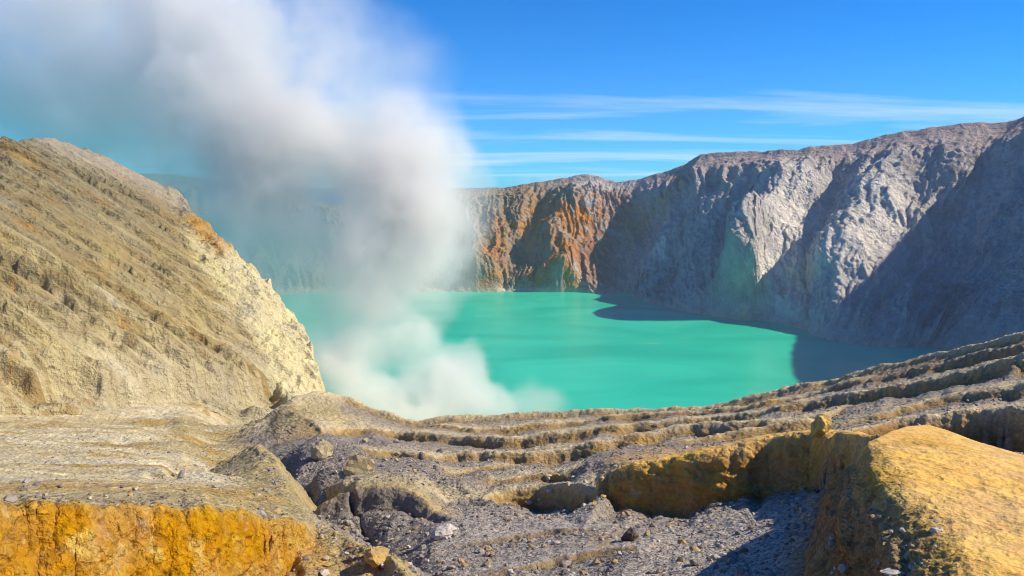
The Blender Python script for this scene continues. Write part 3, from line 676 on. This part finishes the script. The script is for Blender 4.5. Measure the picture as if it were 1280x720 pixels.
GREY, DARK, PALE, GOLD, RUST = (0.32, 0.30, 0.29), (0.11, 0.085, 0.08), (0.52, 0.47, 0.43), (0.62, 0.43, 0.13), (0.40, 0.22, 0.08)
rock("rock_pinnacle", 1024, 543, 28, 34, GOLD, "golden rock pinnacle standing behind the long ochre ridge", seed=41, jag=0.30, sink=0.2, blocky=12, depth=0.8)
rock("boulder", 789, 672, 24, 22, DARK, "dark brown boulder on gravel below the ochre ridge", seed=42)
rock("flat_rock", 556, 668, 44, 20, PALE, "long pale flat slab lying beside the gully", seed=43, depth=0.6, yaw=0.5)
rock("boulder", 450, 586, 44, 30, (0.42, 0.33, 0.19), "knobbly ochre grey boulder behind the rounded mound beside the gully", seed=44, jag=0.3)
rock("boulder", 400, 568, 30, 26, (0.42, 0.35, 0.22), "beige upright boulder on the slope below the central knoll", seed=45, jag=0.3)
rock("flat_rock", 895, 697, 22, 8, (0.50, 0.42, 0.36), "thin pale slab half sunk in gravel below the dark boulder", seed=46, depth=0.5, yaw=-0.4)
rock("boulder", 470, 700, 36, 24, (0.50, 0.34, 0.13), "ochre boulder at the end of the orange bank by the gully", seed=47)
rock("flat_rock", 1120, 716, 40, 9, (0.50, 0.47, 0.40), "pale flat slab at the foot of the golden mound", seed=48, depth=0.7)
tones = {"grey": (0.32, 0.30, 0.29), "pale": (0.54, 0.49, 0.44), "dark": (0.17, 0.15, 0.14), "reddish": (0.42, 0.28, 0.22), "rusty": (0.40, 0.22, 0.08), "beige": (0.50, 0.42, 0.28), "ochre": (0.52, 0.36, 0.14)}
r3 = random.Random(5); zones = [   # where, how many, what they lie on, tones, width in pixels
    ((560, 660, 1000, 716), 40, "on the gravel apron below the ochre ridge", "stones on the gravel apron", ("grey", "pale", "dark", "reddish"), (5, 11)),
    ((395, 655, 520, 716), 12, "on the bank edge above the gully", "stones on the bank edge", ("rusty", "beige", "pale"), (6, 13)),
    ((20, 606, 340, 622), 16, "along the top of the orange bank", "stones on top of the orange bank", ("beige", "rusty", "dark"), (5, 11)),
    ((1030, 640, 1180, 716), 20, "at the crumbling foot of the golden mound", "lumps below the golden mound", ("rusty", "ochre", "pale"), (5, 10)),
    ((360, 545, 560, 600), 18, "on the shaded slope across the gully", "stones across the gully", ("beige", "grey", "dark"), (5, 12)),
    ((640, 592, 760, 635), 12, "on the low broken ridge beside the ochre ridge", "blocks on the low broken ridge", ("beige", "pale", "ochre"), (6, 13))]
for (x0, y0, x1, y1), n, where, grp, tn, (a_, b_) in zones:
    for q in range(n):
        u_ = r3.random() ** 2; w = a_ + (b_ - a_) * u_; flat = r3.uniform(0.40, 0.9); t_ = r3.choice(tn)
        lab = f"{'large' if u_ > 0.45 else 'small'} {t_} {'flat' if flat < 0.58 else 'angular'} stone {where}"
        rock("rock", r3.uniform(x0, x1), r3.uniform(y0, y1), w, w * flat, tones[t_], lab, group=grp, seed=100 + r3.randrange(999), sub=2, depth=r3.uniform(0.7, 1.1), yaw=r3.uniform(0, 3))

# ------------------------------------------------------------------ steam from the vents below the hillside
puffs = [  # photograph pixel, metres ahead, radius in pixels (x, z), density, billowing?
    (425, 438, 320, 38, 40, 2.2, 1), (438, 470, 318, 52, 48, 2.2, 1), (490, 512, 315, 66, 44, 2.2, 1), (545, 500, 322, 60, 52, 2.2, 1), (575, 470, 326, 48, 44, 1.8, 1), (604, 506, 322, 38, 34, 1.8, 1), (520, 445, 330, 42, 40, 1.0, 1),
    (480, 400, 338, 55, 60, 0.95, 1), (465, 345, 342, 60, 60, 0.95, 1), (480, 290, 345, 70, 60, 0.95, 1), (485, 240, 345, 70, 55, 0.9, 1), (425, 195, 345, 70, 55, 0.85, 1), (360, 190, 345, 75, 60, 0.9, 1), (315, 225, 345, 62, 60, 0.9, 1), (280, 175, 345, 90, 80, 0.8, 1),
    (255, 115, 345, 90, 80, 0.8, 1), (235, 50, 345, 95, 85, 0.8, 1), (235, -20, 345, 110, 85, 0.8, 1), (310, 30, 350, 75, 70, 0.5, 1), (500, 270, 350, 55, 55, 0.5, 1), (520, 200, 352, 60, 55, 0.5, 1),
    (655, 508, 330, 44, 28, 0.6, 0), (500, 290, 345, 80, 85, 1.3, 0), (470, 380, 342, 80, 80, 1.0, 0), (330, 130, 350, 95, 85, 1.0, 0), (420, 170, 352, 110, 85, 0.8, 0), (490, 200, 352, 85, 80, 0.8, 0),
    (545, 255, 350, 65, 75, 0.8, 0), (550, 330, 350, 50, 60, 0.5, 0), (520, 170, 352, 70, 70, 0.5, 0), (450, 90, 355, 105, 90, 0.25, 0), (390, 10, 355, 70, 90, 0.3, 0), (110, 40, 360, 160, 130, 0.7, 0), (40, 110, 365, 160, 110, 0.55, 0), (160, 150, 355, 120, 90, 0.7, 0), (370, 320, 352, 100, 80, 0.75, 0), (330, 280, 350, 85, 75, 1.1, 0), (265, 230, 350, 75, 70, 1.0, 0), (395, 420, 325, 50, 60, 0.6, 0)]
ng = bpy.data.node_groups.new("steam_field", 'GeometryNodeTree')
ng.interface.new_socket("Geometry", in_out='INPUT', socket_type='NodeSocketGeometry'); ng.interface.new_socket("Geometry", in_out='OUTPUT', socket_type='NodeSocketGeometry')
gl = ng.links.new
g_out = N(ng, "NodeGroupOutput"); pos = N(ng, "GeometryNodeInputPosition")
def gv(op, a, b=None, c=None, out=0):
    m = N(ng, "ShaderNodeVectorMath", operation=op)
    for i, s_ in enumerate((a, b, c)):
        if s_ is None: continue
        if isinstance(s_, tuple): m.inputs[i].default_value = s_
        elif isinstance(s_, (int, float)): m.inputs["Scale"].default_value = s_
        else: gl(s_, m.inputs[i])
    return m.outputs[out]
def gm(op, a, b=None, c=None, clamp=False):
    m = N(ng, "ShaderNodeMath", operation=op, use_clamp=clamp)
    for i, s_ in enumerate((a, b, c)):
        if s_ is None: continue
        if isinstance(s_, (int, float)): m.inputs[i].default_value = s_
        else: gl(s_, m.inputs[i])
    return m.outputs[0]
def gnoise(vec, sc, det, rg=0.55, outp="Fac"):
    n = N(ng, "ShaderNodeTexNoise"); n.inputs["Scale"].default_value = sc; n.inputs["Detail"].default_value = det; n.inputs["Roughness"].default_value = rg
    gl(vec, n.inputs["Vector"]); return n.outputs[0] if outp == "Fac" else n.outputs[1]
wv = gv('SUBTRACT', gnoise(pos.outputs[0], 1 / 42, 3, outp="Color"), (0.5, 0.5, 0.5))
wp = gv('MULTIPLY_ADD', wv, (30, 30, 30), pos.outputs[0])
wv2 = gv('SUBTRACT', gnoise(pos.outputs[0], 1 / 13, 3, outp="Color"), (0.5, 0.5, 0.5))
wp = gv('MULTIPLY_ADD', wv2, (13, 13, 13), wp)
acc = [None, None]; lo = np.full(3, 1e9); hi = -lo
for px, py, d, rx, rz, de, kind_ in puffs:
    c = np.array(at(px, py, d)); k = d / FPX; r = np.array((rx * k, 0.5 * (rx + rz) * k, rz * k)) * 1.15
    lo = np.minimum(lo, c - r - 8); hi = np.maximum(hi, c + r + 8)
    q = gv('MULTIPLY', gv('SUBTRACT', wp, tuple(c)), tuple(1 / r))
    f = gm('MAXIMUM', gm('MULTIPLY_ADD', gv('DOT_PRODUCT', q, q, out=1), -de, de), 0.0)
    acc[kind_] = f if acc[kind_] is None else gm('ADD', acc[kind_], f)
nz = gnoise(pos.outputs[0], 1 / 24, 6, 0.6); nz2 = gnoise(pos.outputs[0], 1 / 28, 8, 0.64)
brk_ = gm('MULTIPLY_ADD', nz, 5.0, -1.7)
thin = gm('MULTIPLY', gm('MULTIPLY', acc[0], gm('MAXIMUM', gm('MINIMUM', brk_, 1.7), 0.12)), 0.055)
bil = gm('MULTIPLY', gm('ADD', gm('MINIMUM', acc[1], 1.2), gm('MULTIPLY_ADD', nz2, 5.6, -3.25)), 3.0, clamp=True)      # billows: a soft threshold
gate = gm('MULTIPLY', acc[1], 5.0, clamp=True)
thick = gm('MULTIPLY', gm('MULTIPLY', gm('MULTIPLY', bil, bil), gate), gm('MULTIPLY_ADD', acc[1], 0.042, 0.012))
den = gm('ADD', thin, thick)
vc = N(ng, "GeometryNodeVolumeCube")
gl(den, vc.inputs["Density"]); vc.inputs["Min"].default_value = tuple(lo); vc.inputs["Max"].default_value = tuple(hi)
for ax_, i in (("Resolution X", 0), ("Resolution Y", 1), ("Resolution Z", 2)): vc.inputs[ax_].default_value = int((hi[i] - lo[i]) / 1.6)
m_st = bpy.data.materials.new("steam"); m_st.use_nodes = True; nt = m_st.node_tree; nt.nodes.clear()
o_n = N(nt, "ShaderNodeOutputMaterial"); pv = N(nt, "ShaderNodeVolumePrincipled"); nt.links.new(pv.outputs[0], o_n.inputs["Volume"])
pv.inputs["Color"].default_value = (0.99, 0.985, 0.975, 1); pv.inputs["Density"].default_value = 1.0; pv.inputs["Anisotropy"].default_value = 0.0
sm = N(ng, "GeometryNodeSetMaterial"); sm.inputs["Material"].default_value = m_st; gl(vc.outputs[0], sm.inputs[0]); gl(sm.outputs[0], g_out.inputs[0])
me = bpy.data.meshes.new("steam_plume"); me.materials.append(m_st)
st = bpy.data.objects.new("steam_plume", me); C.objects.link(st)
md_ = st.modifiers.new("steam", 'NODES'); md_.node_group = ng
tag(st, "white sulphur steam plume billowing from vents beside the lake", "steam", kind="stuff")

# ------------------------------------------------------------------ volcanic haze filling the crater
m_hz = bpy.data.materials.new("haze"); m_hz.use_nodes = True; nt = m_hz.node_tree; nt.nodes.clear()
o_n = N(nt, "ShaderNodeOutputMaterial"); pv = N(nt, "ShaderNodeVolumePrincipled"); nt.links.new(pv.outputs[0], o_n.inputs["Volume"])
pv.inputs["Color"].default_value = (0.90, 0.94, 1.0, 1); pv.inputs["Density"].default_value = 0.00007; pv.inputs["Anisotropy"].default_value = 0.0
me = bpy.data.meshes.new("haze"); bm = bmesh.new(); bmesh.ops.create_cube(bm, size=1.0)
for v_ in bm.verts: v_.co = ((v_.co.x) * 3600, 700 + v_.co.y * 2600, 75 + v_.co.z * 520)
bm.to_mesh(me); bm.free(); me.materials.append(m_hz)
hz_o = bpy.data.objects.new("haze", me); C.objects.link(hz_o); tag(hz_o, "thin bluish volcanic haze hanging in the crater", "haze", kind="stuff")
